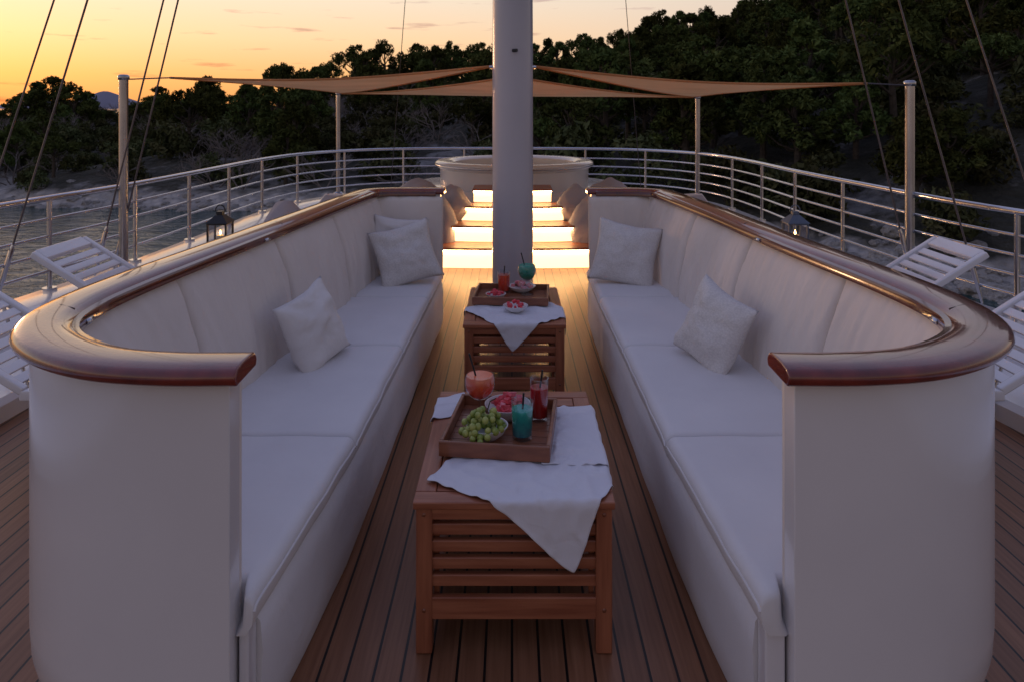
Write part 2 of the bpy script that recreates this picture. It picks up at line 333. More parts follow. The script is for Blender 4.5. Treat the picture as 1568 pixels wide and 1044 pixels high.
def terr():
    m,nt,b=new_mat('hillside_ground'); t=N(nt,'ShaderNodeTexCoord')
    n=N(nt,'ShaderNodeTexNoise'); n.inputs['Scale'].default_value=.35; n.inputs['Detail'].default_value=8; n.inputs['Roughness'].default_value=.65
    nt.links.new(t.outputs['Object'],n.inputs['Vector'])
    r=ramp(nt,[(.42,(.022,.022,.014)),(.54,(.045,.042,.03)),(.61,(.18,.175,.17)),(.72,(.27,.265,.26))]); nt.links.new(n.outputs[0],r.inputs[0])
    s=N(nt,'ShaderNodeSeparateXYZ'); nt.links.new(t.outputs['Object'],s.inputs[0])
    n3=N(nt,'ShaderNodeTexNoise'); n3.inputs['Scale'].default_value=1.2; n3.inputs['Detail'].default_value=4; nt.links.new(t.outputs['Object'],n3.inputs['Vector'])
    ad=N(nt,'ShaderNodeMath',operation='MULTIPLY_ADD'); ad.inputs[1].default_value=.8; nt.links.new(n3.outputs[0],ad.inputs[0]); nt.links.new(s.outputs[2],ad.inputs[2])
    mr=N(nt,'ShaderNodeMapRange'); mr.inputs['From Min'].default_value=-1.5; mr.inputs['From Max'].default_value=-1.8; nt.links.new(ad.outputs[0],mr.inputs['Value'])
    v=N(nt,'ShaderNodeTexVoronoi'); v.inputs['Scale'].default_value=2.2; nt.links.new(t.outputs['Object'],v.inputs['Vector'])
    r2=ramp(nt,[(0,(.55,.51,.47)),(.6,(.32,.30,.28))]); nt.links.new(v.outputs['Distance'],r2.inputs[0])
    mx=N(nt,'ShaderNodeMix',data_type='RGBA'); nt.links.new(mr.outputs[0],mx.inputs['Factor']); nt.links.new(r.outputs[0],mx.inputs['A']); nt.links.new(r2.outputs[0],mx.inputs['B'])
    nt.links.new(mx.outputs['Result'],b.inputs['Base Color']); b.inputs['Roughness'].default_value=.95
    n2=N(nt,'ShaderNodeTexNoise'); n2.inputs['Scale'].default_value=2.5; n2.inputs['Detail'].default_value=6; nt.links.new(t.outputs['Object'],n2.inputs['Vector'])
    bp=N(nt,'ShaderNodeBump'); bp.inputs['Strength'].default_value=1; bp.inputs['Distance'].default_value=.35; nt.links.new(n2.outputs[0],bp.inputs['Height']); nt.links.new(bp.outputs[0],b.inputs['Normal'])
    return m
mk('hillside_terrain',V,F,terr(),smooth=True)
def seamat():
    m,nt,b=new_mat('sea_water'); mp=coords(nt,(1,1.8,1))
    b.inputs['Base Color'].default_value=(.002,.040,.048,1); b.inputs['Roughness'].default_value=.05; b.inputs['IOR'].default_value=1.33
    n=N(nt,'ShaderNodeTexNoise'); n.inputs['Scale'].default_value=1.1; n.inputs['Detail'].default_value=5; n.inputs['Roughness'].default_value=.55; n.inputs['Distortion'].default_value=.4; nt.links.new(mp.outputs[0],n.inputs['Vector'])
    bp=N(nt,'ShaderNodeBump'); bp.inputs['Strength'].default_value=1; bp.inputs['Distance'].default_value=.11; nt.links.new(n.outputs[0],bp.inputs['Height']); nt.links.new(bp.outputs[0],b.inputs['Normal'])
    return m
S=9000
mk('sea_water',[(-S,-S,WZ),(S,-S,WZ),(S,S,WZ),(-S,S,WZ)],[(0,1,2,3)],seamat())
V=[];F=[];K=60
for i in range(K+1):
    t=i/K; x=-1950+800*t; h=57*math.exp(-((t-.61)/.10)**2)+28*math.exp(-((t-.3)/.2)**2)+4*mn.noise(Vector((t*14,0,0)))
    V+= [(x,2500,-4),(x,2600+20*math.sin(t*9),max(h,-3)),(x,2900,-4)]
for i in range(K):
    a=i*3; F+=[(a,a+3,a+4,a+1),(a+1,a+4,a+5,a+2)]
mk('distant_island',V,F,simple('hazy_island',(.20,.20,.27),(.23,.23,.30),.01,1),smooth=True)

# ------------------------------------------------------------ vegetation
def leaves(c,r,n,leaf,squash=.75):
    d=rng.normal(size=(n,3)); d/=np.linalg.norm(d,axis=1)[:,None]
    rad=r*rng.uniform(.45,1.12,n)**.6; p=c+d*rad[:,None]*np.array([1,1,squash])
    a=rng.normal(size=(n,3)); a/=np.linalg.norm(a,axis=1)[:,None]
    b=np.cross(a,d+rng.normal(size=(n,3))*.6); b/=np.linalg.norm(b,axis=1)[:,None]+1e-9
    s=leaf*rng.uniform(.5,1.5,n)[:,None]
    return np.stack([p-a*s,p+a*s*.1-b*s*.38,p+a*s,p-a*s*.1+b*s*.38],1).reshape(-1,3)
def tree_mesh(name,kind,H,W,nc,nl,leaf):
    fm=[]; cl=[]
    for i in range(nc):
        a=rng.uniform(0,2*math.pi)
        if kind=='umbrella':
            rr=W*math.sqrt(rng.uniform(0,1)); z=H*(.92-.22*(rr/W)**2-rng.uniform(0,.16)); r=W*rng.uniform(.16,.28)
        elif kind=='pine':
            zt=rng.uniform(0,1); z=H*(.28+.64*zt); rr=W*(1-zt**1.8*.85)*rng.uniform(.3,1); r=W*rng.uniform(.16,.32)*(1-.35*zt)
        else:
            zt=rng.uniform(0,1); z=H*(.12+.7*zt); rr=W*math.sqrt(max(0,1-zt*zt*.9))*rng.uniform(.1,.9); r=W*rng.uniform(.22,.40)
        cl.append((np.array([rr*math.cos(a),rr*math.sin(a),z]),r))
    Lv=np.concatenate([leaves(c,r,nl,leaf) for c,r in cl]); 
    V=[tuple(v) for v in Lv]; F=[(i,i+1,i+2,i+3) for i in range(0,len(V),4)]; fm=[0]*len(F)
    g=[]
    if kind!='bush':
        lean=rng.normal(0,.05*H,2); top=np.array([lean[0],lean[1],H*.85])
        tp=[(0,0,-.5),(lean[0]*.2,lean[1]*.3,H*.3),(lean[0]*.8,lean[1]*.6,H*.6),tuple(top)]
        g.append(tube_geo(tp,[.035*H,.028*H,.018*H,.006*H],7))
        for c,r in cl[::max(1,len(cl)//14)]:
            z0=max(H*.22,c[2]-H*.22); f=z0/(H*.85); s=np.array([lean[0]*f,lean[1]*f,z0]); g.append(tube_geo([s,(s+c)/2+np.array([0,0,-.04*H]),c],[.013*H,.009*H,.003*H],5))
    else:
        for c,r in cl[::3]: g.append(tube_geo([(0,0,-.2),tuple(c*.5),tuple(c)],[.03,.02,.008],4))
    v2,f2=join(g); b=len(V); V+=v2; F+=[tuple(i+b for i in q) for q in f2]; fm+=[1]*len(f2)
    me=bpy.data.meshes.new(name); me.from_pydata([tuple(map(float,v)) for v in V],[],F)
    me.materials.append(M['leaf2'] if kind=='bush' else M['leaf']); me.materials.append(M['bark']); me.polygons.foreach_set('material_index',fm); me.update()
    return me
def bare_mesh(name,H):
    g=[]
    def br(p,d,l,r,k):
        q=p+d*l; g.append(tube_geo([p,(p+q)/2+rng.normal(0,.04*l,3),q],[r,r*.8,r*.5],3))
        if k>0:
            for _ in range(3):
                dd=d+rng.normal(0,.5,3); dd[2]=abs(dd[2])*.8+.1; dd/=np.linalg.norm(dd); br(p+d*l*rng.uniform(.5,1),dd,l*.68,r*.6,k-1)
    for _ in range(4):
        d=rng.normal(0,.6,3); d[2]=1; d/=np.linalg.norm(d); br(np.array([0,0,-.1]),d,H*.42,.035,3)
    v,f=join(g); me=bpy.data.meshes.new(name); me.from_pydata([tuple(map(float,x)) for x in v],[],f); me.materials.append(M['twig']); me.update(); return me
pines=[tree_mesh(f'pine_mesh_{i}','pine',5,1.9,36,100,.135) for i in range(4)]
umb=[tree_mesh(f'umbrella_mesh_{i}','umbrella',5,2.0,28,110,.13) for i in range(3)]
bushes=[tree_mesh(f'bush_mesh_{i}','bush',1.9,1.3,16,70,.12) for i in range(4)]
bares=[bare_mesh(f'bare_mesh_{i}',2.2) for i in range(3)]
forest=empty('hillside_forest')
def inst(name,me,x,y,s,sz=None,parent=None,zoff=0):
    o=bpy.data.objects.new(name,me); COL.objects.link(o); o.location=(x,y,ground(x,y)-.1+zoff); o.rotation_euler=(0,0,random.uniform(0,6.28)); o.scale=(s,s,sz or s*random.uniform(.85,1.15))
    if parent is not None: o.parent=parent
    return o
cnt=0
for y0 in np.arange(16,82,1.95):
    for x0 in np.arange(-y0*.85,y0*.85,1.95):
        x=x0+random.uniform(-1,1); y=y0+random.uniform(-1,1); u=x/y; ysn=interp(u,YS)
        if y<ysn+1.5: continue
        dn=mn.noise(Vector((x*.06+9,y*.06,0))); inland=(y-ysn)
        p=random.random()
        bigp=.09+.36*max(0,min(1,(u+.1)*2.2)) + (.18 if dn>.15 else 0)
        gap=mn.noise(Vector((x*.16,y*.16,5)))
        if gap>.40 and p<.6: continue
        if inland<3 and p<.3: continue
        if p<bigp and inland>3:
            if u<-.5: s=random.uniform(.42,.62)
            else: s=random.uniform(.55,1.0)
            if -.6<u<-.5: s*=.5
            inst('pine',random.choice(pines if random.random()<.75 else umb),x,y,s,parent=forest)
        elif p>(.62 if -.5<u<-.05 else .88) and u<.1: inst('bare_shrub',random.choice(bares),x,y,random.uniform(.7,1.4),parent=forest)
        else: inst('shrub',random.choice(bushes),x,y,random.uniform(.6,1.25)*(1.0 if u>-.5 else .8),parent=forest)
        cnt+=1
def sky_tree(px,topy,y,me,wide=1.0):
    x=(px-785)*y/1100; ztop=1.6+(165-topy)*y/1100; g=ground(x,y); h=max(1.5,ztop-g); s=h/4.85
    o=inst('pine_tree',me,x,y,s*wide,s); return o
for px,ty,y,k,wd in [(85,112,62,0,1.25),(112,122,60,1,1.0),(60,124,63,2,1.2),(20,145,66,1,1.1),(135,135,61,0,.9),(38,140,64,3,1.1),(245,128,70,0,1.2),(300,128,70,1,1.2),(330,132,72,2,1.2),(375,132,71,0,1.1),(432,92,72,4,.75),(507,90,72,4,.7),(545,63,73,5,.85),(592,60,73,6,.85),(640,62,74,0,.9),(690,60,74,1,.9),(730,60,74,5,.9),(840,58,74,2,.8),(900,52,74,3,.8),(950,40,74,4,.7),(1010,10,74,5,.72),(1050,22,74,0,.7),(1082,8,74,6,.7),(1145,-4,74,4,.75),(1195,-8,74,1,.7),(1250,-30,74,2,.7)]:
    sky_tree(px,ty,y,(pines+umb)[k],wd)
def rock_mesh(i):
    bm=bmesh.new(); bmesh.ops.create_icosphere(bm,subdivisions=3,radius=1)
    for v in bm.verts:
        n=mn.fractal(v.co*1.3+Vector((i*9,0,0)),1,2,4); v.co*=1+.35*n; v.co.z*=.6
    me=bpy.data.meshes.new(f'rock_{i}'); bm.to_mesh(me); bm.free(); me.materials.append(M['rock']); return me
rocks=[rock_mesh(i) for i in range(4)]; rp=empty('shore_rocks')
for i in range(900):
    u=random.uniform(-.85,.9); y=interp(u,YS)+abs(random.gauss(0,1))*.9-.4; s=random.uniform(.08,.34)*random.uniform(.3,1)*(1.25 if u>.2 else 1)
    o=inst('rock',random.choice(rocks),u*y,y,s,parent=rp,zoff=.08)

# ------------------------------------------------------------ ship hull, deck
railP=crom([(-3.8,-6),(-3.75,-3),(-3.7,0),(-3.64,3),(-3.53,4.9),(-3.36,6.2),(-3.31,7.6),(-3.27,9.3),(-3.05,10.5),(-2.5,11.35),(-1.6,11.8),(0,11.9),(1.5,11.72),(2.35,11.2),(2.85,10.3),(3.0,9.1),(3.02,7.6),(3.1,6.2),(3.2,5.1),(3.5,3.8),(3.62,2.6),(3.7,0),(3.75,-3),(3.8,-6)],14)
railP,_=resample(railP,.12)
mk('teak_deck',[(-3.3,-6,0),(3.3,-6,0),(3.1,6,0),(2.9,9,0),(1.8,11,0),(-1.9,11.2,0),(-2.9,9.3,0),(-3.1,6,0)],[(0,1,2,3,4,5,6,7)],M['deck'])
sweep('ship_hull_bulwark',railP,[(-1.02,-.02),(-1.02,.085),(-.99,.115),(-.5,.125),(-.47,.14),(-.46,.20),(-.43,.225),(.03,.24),(.07,.22),(.08,.16),(.05,-.4),(-.1,-1.8),(-.3,-3.2)],M['gelcoat'],side=1,closed=False)
rail=empty('bow_railing')
rp3=lambda z,off=0:[(p[0],p[1],z) for p in railP[::3]]
tube('top_rail',rp3(.92),.023,M['steel'],rail,10)
for i,z in enumerate([.765,.635,.505,.375]): tube(f'rail_{i}',rp3(z),.011,M['steel'],rail,8)
g=[]
dd=np.r_[0,np.cumsum(np.linalg.norm(np.diff(railP,axis=0),axis=1))]
s=.4
while s<dd[-1]:
    x=np.interp(s,dd,railP[:,0]); y=np.interp(s,dd,railP[:,1])
    g.append(tube_geo([(x,y,.2),(x,y,.92)],.018,10)); g.append(tube_geo([(x,y,.232),(x,y,.25)],.05,12)); s+=1.0
v,f=join(g); mk('stanchions',v,f,M['steel'],rail,True).data.set_sharp_from_angle(angle=R(50))
POST={'nl':(-3.2,5.92,1.86),'nr':(3.10,5.6,1.80),'fl':(-2.73,11.3,1.83),'fr':(2.74,10.6,1.76)}
for k,(x,y,z) in POST.items():
    e=empty('awning_post')
    tube('pole',[(x,y,.15),(x,y,z)],.036,M['postmetal'],e,16)
    v,f=lathe_geo([(0,.012),(.03,.01),(.045,0),(.045,-.03),(.036,-.035)],16,(x,y,z)); mk('cap',v,f,M['postmetal'],e,True)
    v,f=lathe_geo([(0,.04),(.04,.04),(.075,.02),(.08,0)],16,(x,y,.235)); mk('foot_flange',v,f,M['postmetal'],e,True)
e=empty('mast'); MX,MY=.005,5.2
tube('mast_tube',[(MX,MY,-.05),(MX,MY,1.6),(MX,MY,13)],[.147,.147,.13],M['mast'],e,48)
v,f=lathe_geo([(.146,.06),(.20,.05),(.22,0)],32,(MX,MY,.0)); mk('mast_collar',v,f,M['gelcoat'],e,True)
tube('sail_fitting',[(MX-.17,MY,1.89),(MX+.17,MY,1.89)],.012,M['steel'],e,8)
tube('mast_eye',[(MX+.0,MY-.15,2.0),(MX+.03,MY-.17,2.0)],.012,M['black'],e,8)
def sail(name,A,B,C,conc=.08,sag=.02,es=.05):
    A,B,C=map(np.array,(A,B,C)); cen=(A+B+C)/3; n=24; V=[];idx={}
    for i in range(n+1):
        for j in range(n+1-i):
            a,b=i/n,j/n; c=1-a-b; p=A*a+B*b+C*c
            e=max((1-min(1,c*3))*4*a*b,(1-min(1,a*3))*4*b*c,(1-min(1,b*3))*4*a*c)
            p=p+(cen-p)*conc*e*2.0; p=p+np.array([0,0,-sag*27*a*b*c-es*4*(a*b+a*c)*.8])
            idx[(i,j)]=len(V); V.append(p)
    F=[]
    for i in range(n):
        for j in range(n-i):
            F.append((idx[(i,j)],idx[(i+1,j)],idx[(i,j+1)]))
            if j<n-i-1: F.append((idx[(i+1,j)],idx[(i+1,j+1)],idx[(i,j+1)]))
    o=mk(name,V,F,M['sail'],None,True)
    B1=[V[idx[(i,0)]] for i in range(n+1)]; B2=[V[idx[(0,j)]] for j in range(n+1)]; B3=[V[idx[(i,n-i)]] for i in range(n+1)]
    v,f=join([tube_geo(b,.010,6) for b in (B1,B2,B3)]); mk('hem_rope',v,f,M['sail'],o,True)
    return o
m1=(MX-.15,MY+.05,1.90); m1r=(MX+.15,MY+.05,1.90); m2=(MX,MY+.2,1.83)
def lerp3(a,b,t): return tuple(np.array(a)*(1-t)+np.array(b)*t)
nl=(-3.2,5.92,1.83); nr=(3.10,5.6,1.77); fl=(-2.73,11.3,1.81); fr=(2.74,10.6,1.74)
sail('shade_sail',m1,lerp3(nl,m1,.14),lerp3(fl,m1,.06))
sail('shade_sail',m1r,lerp3(nr,m1r,.12),lerp3(fr,m1r,.06))
sail('shade_sail',m2,lerp3(fl,m2,.04),lerp3(fr,m2,.04),.03,.03,.03)
v,f=join([tube_geo([nl,lerp3(nl,m1,.15)],.006,6),tube_geo([nr,lerp3(nr,m1r,.13)],.006,6),tube_geo([fl,lerp3(fl,m1,.07)],.006,6),tube_geo([fr,lerp3(fr,m1r,.07)],.006,6)])
mk('sail_lashing',v,f,M['wire'])
rg=empty('mast_rigging'); top=(MX,MY,12.5)
feet=[(-3.30,5.95,.25,.007),(-3.34,5.75,.25,.007),(-3.56,4.95,.25,.007),(-3.60,4.6,.25,.006),(3.12,5.6,.25,.007),(3.24,4.95,.25,.007),(3.40,4.35,.25,.006),(-1.96,11.6,.25,.005),(2.05,11.4,.25,.005)]
for i,(x,y,z,r) in enumerate(feet):
    tube(f'shroud_{i}',[(x,y,z),top],r,M['wire'],rg,6)
    if r>.0055:
        a=np.array([x,y,z]); b=np.array(top); dn=(b-a)/np.linalg.norm(b-a); tube(f'turnbuckle_{i}',[a,a+dn*.16,a+dn*.38,a+dn*.42],[.008,.018,.018,.008],M['steel'],rg,8)

# ------------------------------------------------------------ sofas
def sofa(sd):
    e=empty('built_in_sofa')
    L=sd<0
    c=[(.625,1.70),(.80,1.70),(.98,1.735),(1.15,1.83),(1.28,1.97),(1.345,2.17),(1.345,2.5),(1.27,3.2),(1.16,4.2),(1.075,4.95),(1.04,5.16),(.93,5.25),(.78,5.26),(.49,5.26)]
    if not L: c[-1]=(.545,5.26); c=[(x+(.03 if 4<y<5.2 else 0),y) for x,y in c]
    c=[(x*sd,y) for x,y in c]
    P,s=resample(crom(c,16),.03)
    T=P[1]-P[0]; nrm=np.array([-T[1],T[0]]); side=1 if nrm[1]<0 else -1
    prof=[(.066,.966),(.077,.975),(.081,.987),(.077,.999),(.064,1.008),(.03,1.012),(-.02,1.011),(-.048,1.007),(-.062,.997),(-.067,.984),(-.060,.968)]
    sweep('cap_rail',P,prof,M['mahog'],e,side,bv=.006)
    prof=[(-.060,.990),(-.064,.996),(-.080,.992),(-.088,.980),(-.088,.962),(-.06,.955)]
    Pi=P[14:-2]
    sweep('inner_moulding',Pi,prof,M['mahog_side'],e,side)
    Tn=np.gradient(P,axis=0); Tn/=np.linalg.norm(Tn,axis=1)[:,None]; g=[]
    for yy in (2.15,3.7):
        k=int(np.argmin(abs(P[:,1]-yy)+(np.abs(P[:,0])<1)*9)); nn_=np.array([-Tn[k,1],Tn[k,0]])*side
        p0=P[k]-nn_*.05-Tn[k]*.04; p1=P[k]+nn_*.06+Tn[k]*.04
        g.append(tube_geo([(p0[0],p0[1],1.0085),(p0[0]*.5+p1[0]*.5,p0[1]*.5+p1[1]*.5,1.0112),(p1[0],p1[1],1.0078)],.0012,5))
    v,f=join(g); mk('cap_joint_lines',v,f,M['black'],e)
    # small chrome cover clips on the inner moulding
    g=[]
    for k in (int(np.argmin(abs(P[:,1]-2.08)+(np.abs(P[:,0])<1)*9)),int(np.argmin(abs(P[:,1]-3.4)+(np.abs(P[:,0])<1)*9))):
        nn_=np.array([-Tn[k,1],Tn[k,0]])*side; q=P[k]-nn_*.092; g.append(tube_geo([(q[0]-Tn[k,0]*.02,q[1]-Tn[k,1]*.02,.975),(q[0]+Tn[k,0]*.02,q[1]+Tn[k,1]*.02,.975)],.008,8))
    v,f=join(g); mk('chrome_clips',v,f,M['steel'],e,True)
    Ps=P[1:-1]
    prof=[(.036,.972),(.036,.22),(.032,.15),(.018,.09),(-.006,.04),(-.04,.005),(-.045,.0),(-.05,.972)]
    sweep('shell',Ps,prof,M['gelcoat'],e,side,bv=.012)
    cb=[q for q in c if q[1]<5.0]+[(1.035*sd if L else 1.065*sd,5.2)]
    Pb,sb=resample(crom(cb,16),.010)
    Pb=Pb[3:];sb=sb[3:]-sb[3]
    ycuts=[2.72,3.55,4.35]
    cs=[0,.75]+[sb[np.argmin(abs(Pb[:,1]-yc)+(np.abs(Pb[:,0])<1.0)*9)] for yc in ycuts]+[sb[-1]]
    cs=sorted(cs)
    npf=18; pr=[]
    for k in range(npf):
        t=k/(npf-1); pr.append((-.075-.14*(1-t)**1.0, .40+.555*t))
    pr2=pr+[(-.03,.955),(-.03,.40)]
    def fn(i,j,o,z):
        if j>=npf: return o,z
        t=j/(npf-1); si=sb[i]
        q=max([c_ for c_ in cs if c_<=si]+[0]); n=min([c_ for c_ in cs if c_>si]+[sb[-1]+1e-3])
        dist=min(si-q,n-si); seam=1-math.exp(-dist/.014)
        edge=math.sin(math.pi*min(1,max(0,t*.9+.08)))**.45
        x,y=Pb[i]
        nv=mn.noise(Vector((si*11+z*2.5,z*1.6,sd*3))); rid=max(0,1-abs(nv)*3.2)**2
        wr=.009*mn.noise(Vector((si*9,z*2.2,sd*3)))+.006*mn.noise(Vector((si*26,z*5,sd)))+.011*rid*(.4+.6*math.exp(-dist/.15))
        puff=.062*seam*edge
        far=max(0,min(1,(y-2.2)/3)); o2=o+(.05*far*(1-t))
        near=max(0,min(1,si/.8)); near=near*near*(3-2*near)
        o2=o2*near+(-.045)*(1-near); puff*=.1+.9*near
        return o2-puff-wr*near*seam+.03*near,z
    ob=sweep('backrest',Pb,pr2,M['back'],e,side,fn=fn)
    ob.data.polygons.foreach_set('use_smooth',[True]*len(ob.data.polygons))
    xa,xb=(.50,1.03) if L else (.555,1.06)
    nx,nz=40,16; V=[];F=[]
    for i in range(nx+1):
        for j in range(nz+1):
            a=i/nx;b=j/nz; ed=(min(1,a/.08)*min(1,(1-a)/.08)); ed=math.sin(ed*math.pi/2)*math.sin(math.pi*min(1,b*.92+.06))**.4
            y=5.215-.02-.07*(1-b)-.03*ed-.010*mn.noise(Vector((a*6,b*2,7*sd)))
            V.append((sd*(xa+(xb-xa)*a),y,.40+.555*b))
    for i in range(nx):
        for j in range(nz):
            q=i*(nz+1)+j; F.append((q,q+1,q+nz+2,q+nz+1))
    o=mk('end_backrest',V,F,M['back'],e,True); sm=o.modifiers.new('s','SOLIDIFY'); sm.thickness=.02; sm.offset=0
    fx=[(1.66,.615),(2.5,.55),(3.45,.53),(4.36,.51),(5.15,.49)] if L else [(1.66,.59),(2.5,.542),(3.45,.54),(4.36,.53),(5.15,.535)]
    ysn=[1.695,2.53,3.48,4.37,5.15]
    ylim=[(.0,1.698),(.636,1.698),(.648,1.757),(.98,1.80),(1.1,1.88),(1.2,1.99)]
    for a in range(4):
        y0,y1=ysn[a]+.003,ysn[a+1]-.003
        xb0=interp(y0,[(1.66,1.12),(2.1,1.22),(2.6,1.22),(5.2,1.0)]); xb1=interp(y1,[(1.66,1.12),(2.1,1.22),(2.6,1.22),(5.2,1.0)])
        f0,f1=interp(y0,fx),interp(y1,fx)
        n1,n2=30,30; V=[];F=[]
        def pt(i,j):
            s_=i/n1;t_=j/n2; y=y0+(y1-y0)*s_; xf=f0+(f1-f0)*s_; xbk=xb0+(xb1-xb0)*s_; x=xf+(xbk-xf)*t_
            r=.032; dx=min(r,(x-xf)); dy=min(r,min(y-y0,y1-y)*1.6)
            hx=r-math.sqrt(max(0,r*r-(r-dx)**2)); hy=.55*(r-math.sqrt(max(0,r*r-(r-dy)**2)))
            z=.452-max(hx,0)-hy+.006*math.sin(math.pi*s_)*math.sin(math.pi*t_)+.005*mn.noise(Vector((x*5,y*5,2)))
            if a==0:
                yl=interp(x,ylim); y=yl+(y-y0)*(y1-yl)/(y1-y0)
            x+=.004*mn.noise(Vector((y*7,a*3.,sd)))*(1-t_)
            return (sd*x,y,z)
        def den(n,i): 
            t=i/n; return .5-.5*math.cos(math.pi*t)
        for i in range(n1+1):
            for j in range(n2+1):
                V.append(pt(den(n1,i)*n1,(j/n2)**1.8*n2))
        for i in range(n1):
            for j in range(n2):
                q=i*(n2+1)+j; F.append((q,q+1,q+n2+2,q+n2+1))
        ring=[i*(n2+1) for i in range(n1+1)]+[n1*(n2+1)+j for j in range(1,n2+1)]+[i*(n2+1)+n2 for i in range(n1-1,-1,-1)]+[j for j in range(n2-1,0,-1)]
        b=len(V)
        for q in ring: x,y,z=V[q]; V.append((x+sd*.004,y,.375))
        for q in ring: x,y,z=V[q]; V.append((x+sd*.02,y,.352))
        m_=len(ring)
        for k in range(m_):
            k2=(k+1)%m_; F.append((ring[k],ring[k2],b+k2,b+k)); F.append((b+k,b+k2,b+m_+k2,b+m_+k))
        oc=mk(f'seat_cushion_{a}',V,F,M['seat'],e,True)
        bm=bmesh.new(); bm.from_mesh(oc.data); bmesh.ops.recalc_face_normals(bm,faces=bm.faces); bm.to_mesh(oc.data); bm.free()
        oc.data.set_sharp_from_angle(angle=R(70))
        pp=[(V[i*(n2+1)][0]-sd*.001,V[i*(n2+1)][1],V[i*(n2+1)][2]-.003) for i in range(1,n1)]
        tube(f'cushion_piping_{a}',pp,.0032,M['seat'],e,6)
    V=[];F=[]; nn=60
    for i in range(nn+1):
        y=1.765+(5.18-1.765)*i/nn; x=interp(y,fx)
        for (o_,z) in [(.03,.36),(.014,.34),(.008,.27),(.012,.2),(.008,.13),(.012,.06),(.03,.002),(.40,.002),(.40,.36)]: V.append((sd*(x+o_+.007*mn.noise(Vector((y*3,z*4,sd)))),y,z))
    for i in range(nn):
        for j in range(8): q=i*9+j; F.append((q,q+1,q+10,q+9))
    F.append(tuple(range(9))); F.append(tuple(nn*9+j for j in range(9)))
    mk('seat_base',V,F,M['seat'],e,True).data.set_sharp_from_angle(angle=R(60))
    xa=interp(1.7,fx)+.014
    box('base_return',min(sd*xa,sd*.65),max(sd*xa,sd*.65),1.706,1.763,.002,.36,M['gelcoat'],e,.006)
sofa(-1); sofa(1)

# ------------------------------------------------------------ pillows
def pillow(name,loc,rot,size,mat,th=.13,seed=0):
    n=28; V=[];F=[]
    for sgn in (1,-1):
        for i in range(n+1):
            for j in range(n+1):
                a=-1+2*i/n; b=-1+2*j/n
                x,y=a*(1-.10*(math.cos(b*math.pi/2))),b*(1-.10*(math.cos(a*math.pi/2)))
                h=((1-abs(a)**2.2)*(1-abs(b)**2.2)); h=max(h,0)**.55
                z=sgn*th*.5*h*(1+.25*mn.noise(Vector((a*1.7,b*1.7,seed*5+sgn)))+.16*mn.noise(Vector((a*5,b*5,seed*5+sgn))))+.02*mn.noise(Vector((a*2,b*2,seed)))
                V.append((x*size/2,y*size/2,z))
    m_=(n+1)**2
    for k in range(2):
        for i in range(n):
            for j in range(n):
                q=k*m_+i*(n+1)+j; f=(q,q+1,q+n+2,q+n+1); F.append(f if k else f[::-1])
    o=mk(name,V,F,mat,None,True)
    bm=bmesh.new(); bm.from_mesh(o.data); bmesh.ops.remove_doubles(bm,verts=bm.verts,dist=.0005); bmesh.ops.recalc_face_normals(bm,faces=bm.faces); bm.to_mesh(o.data); bm.free()
    o.location=loc; return o
def pil(name,loc,face,lean,roll,size,mat,th,seed):
    o=pillow(name,loc,(0,0,0),size,mat,th,seed)
    o.rotation_euler=(Matrix.Rotation(R(face),3,'Z')@Matrix.Rotation(R(90-lean),3,'X')@Matrix.Rotation(R(roll),3,'Z')).to_euler(); return o
pil('throw_pillow',(-.70,4.72,.635),12,26,14,.41,M['knit'],.15,1)
pil('throw_pillow',(-.78,4.93,.66),5,14,-6,.38,M['pillow'],.13,2)
pil('throw_pillow',(-.90,3.26,.60),66,20,12,.36,M['pillow'],.16,3)
pil('throw_pillow',(.75,4.74,.635),-10,26,-10,.43,M['knit'],.15,4)
pil('throw_pillow',(.91,3.24,.605),-63,20,-14,.37,M['knit'],.16,5)

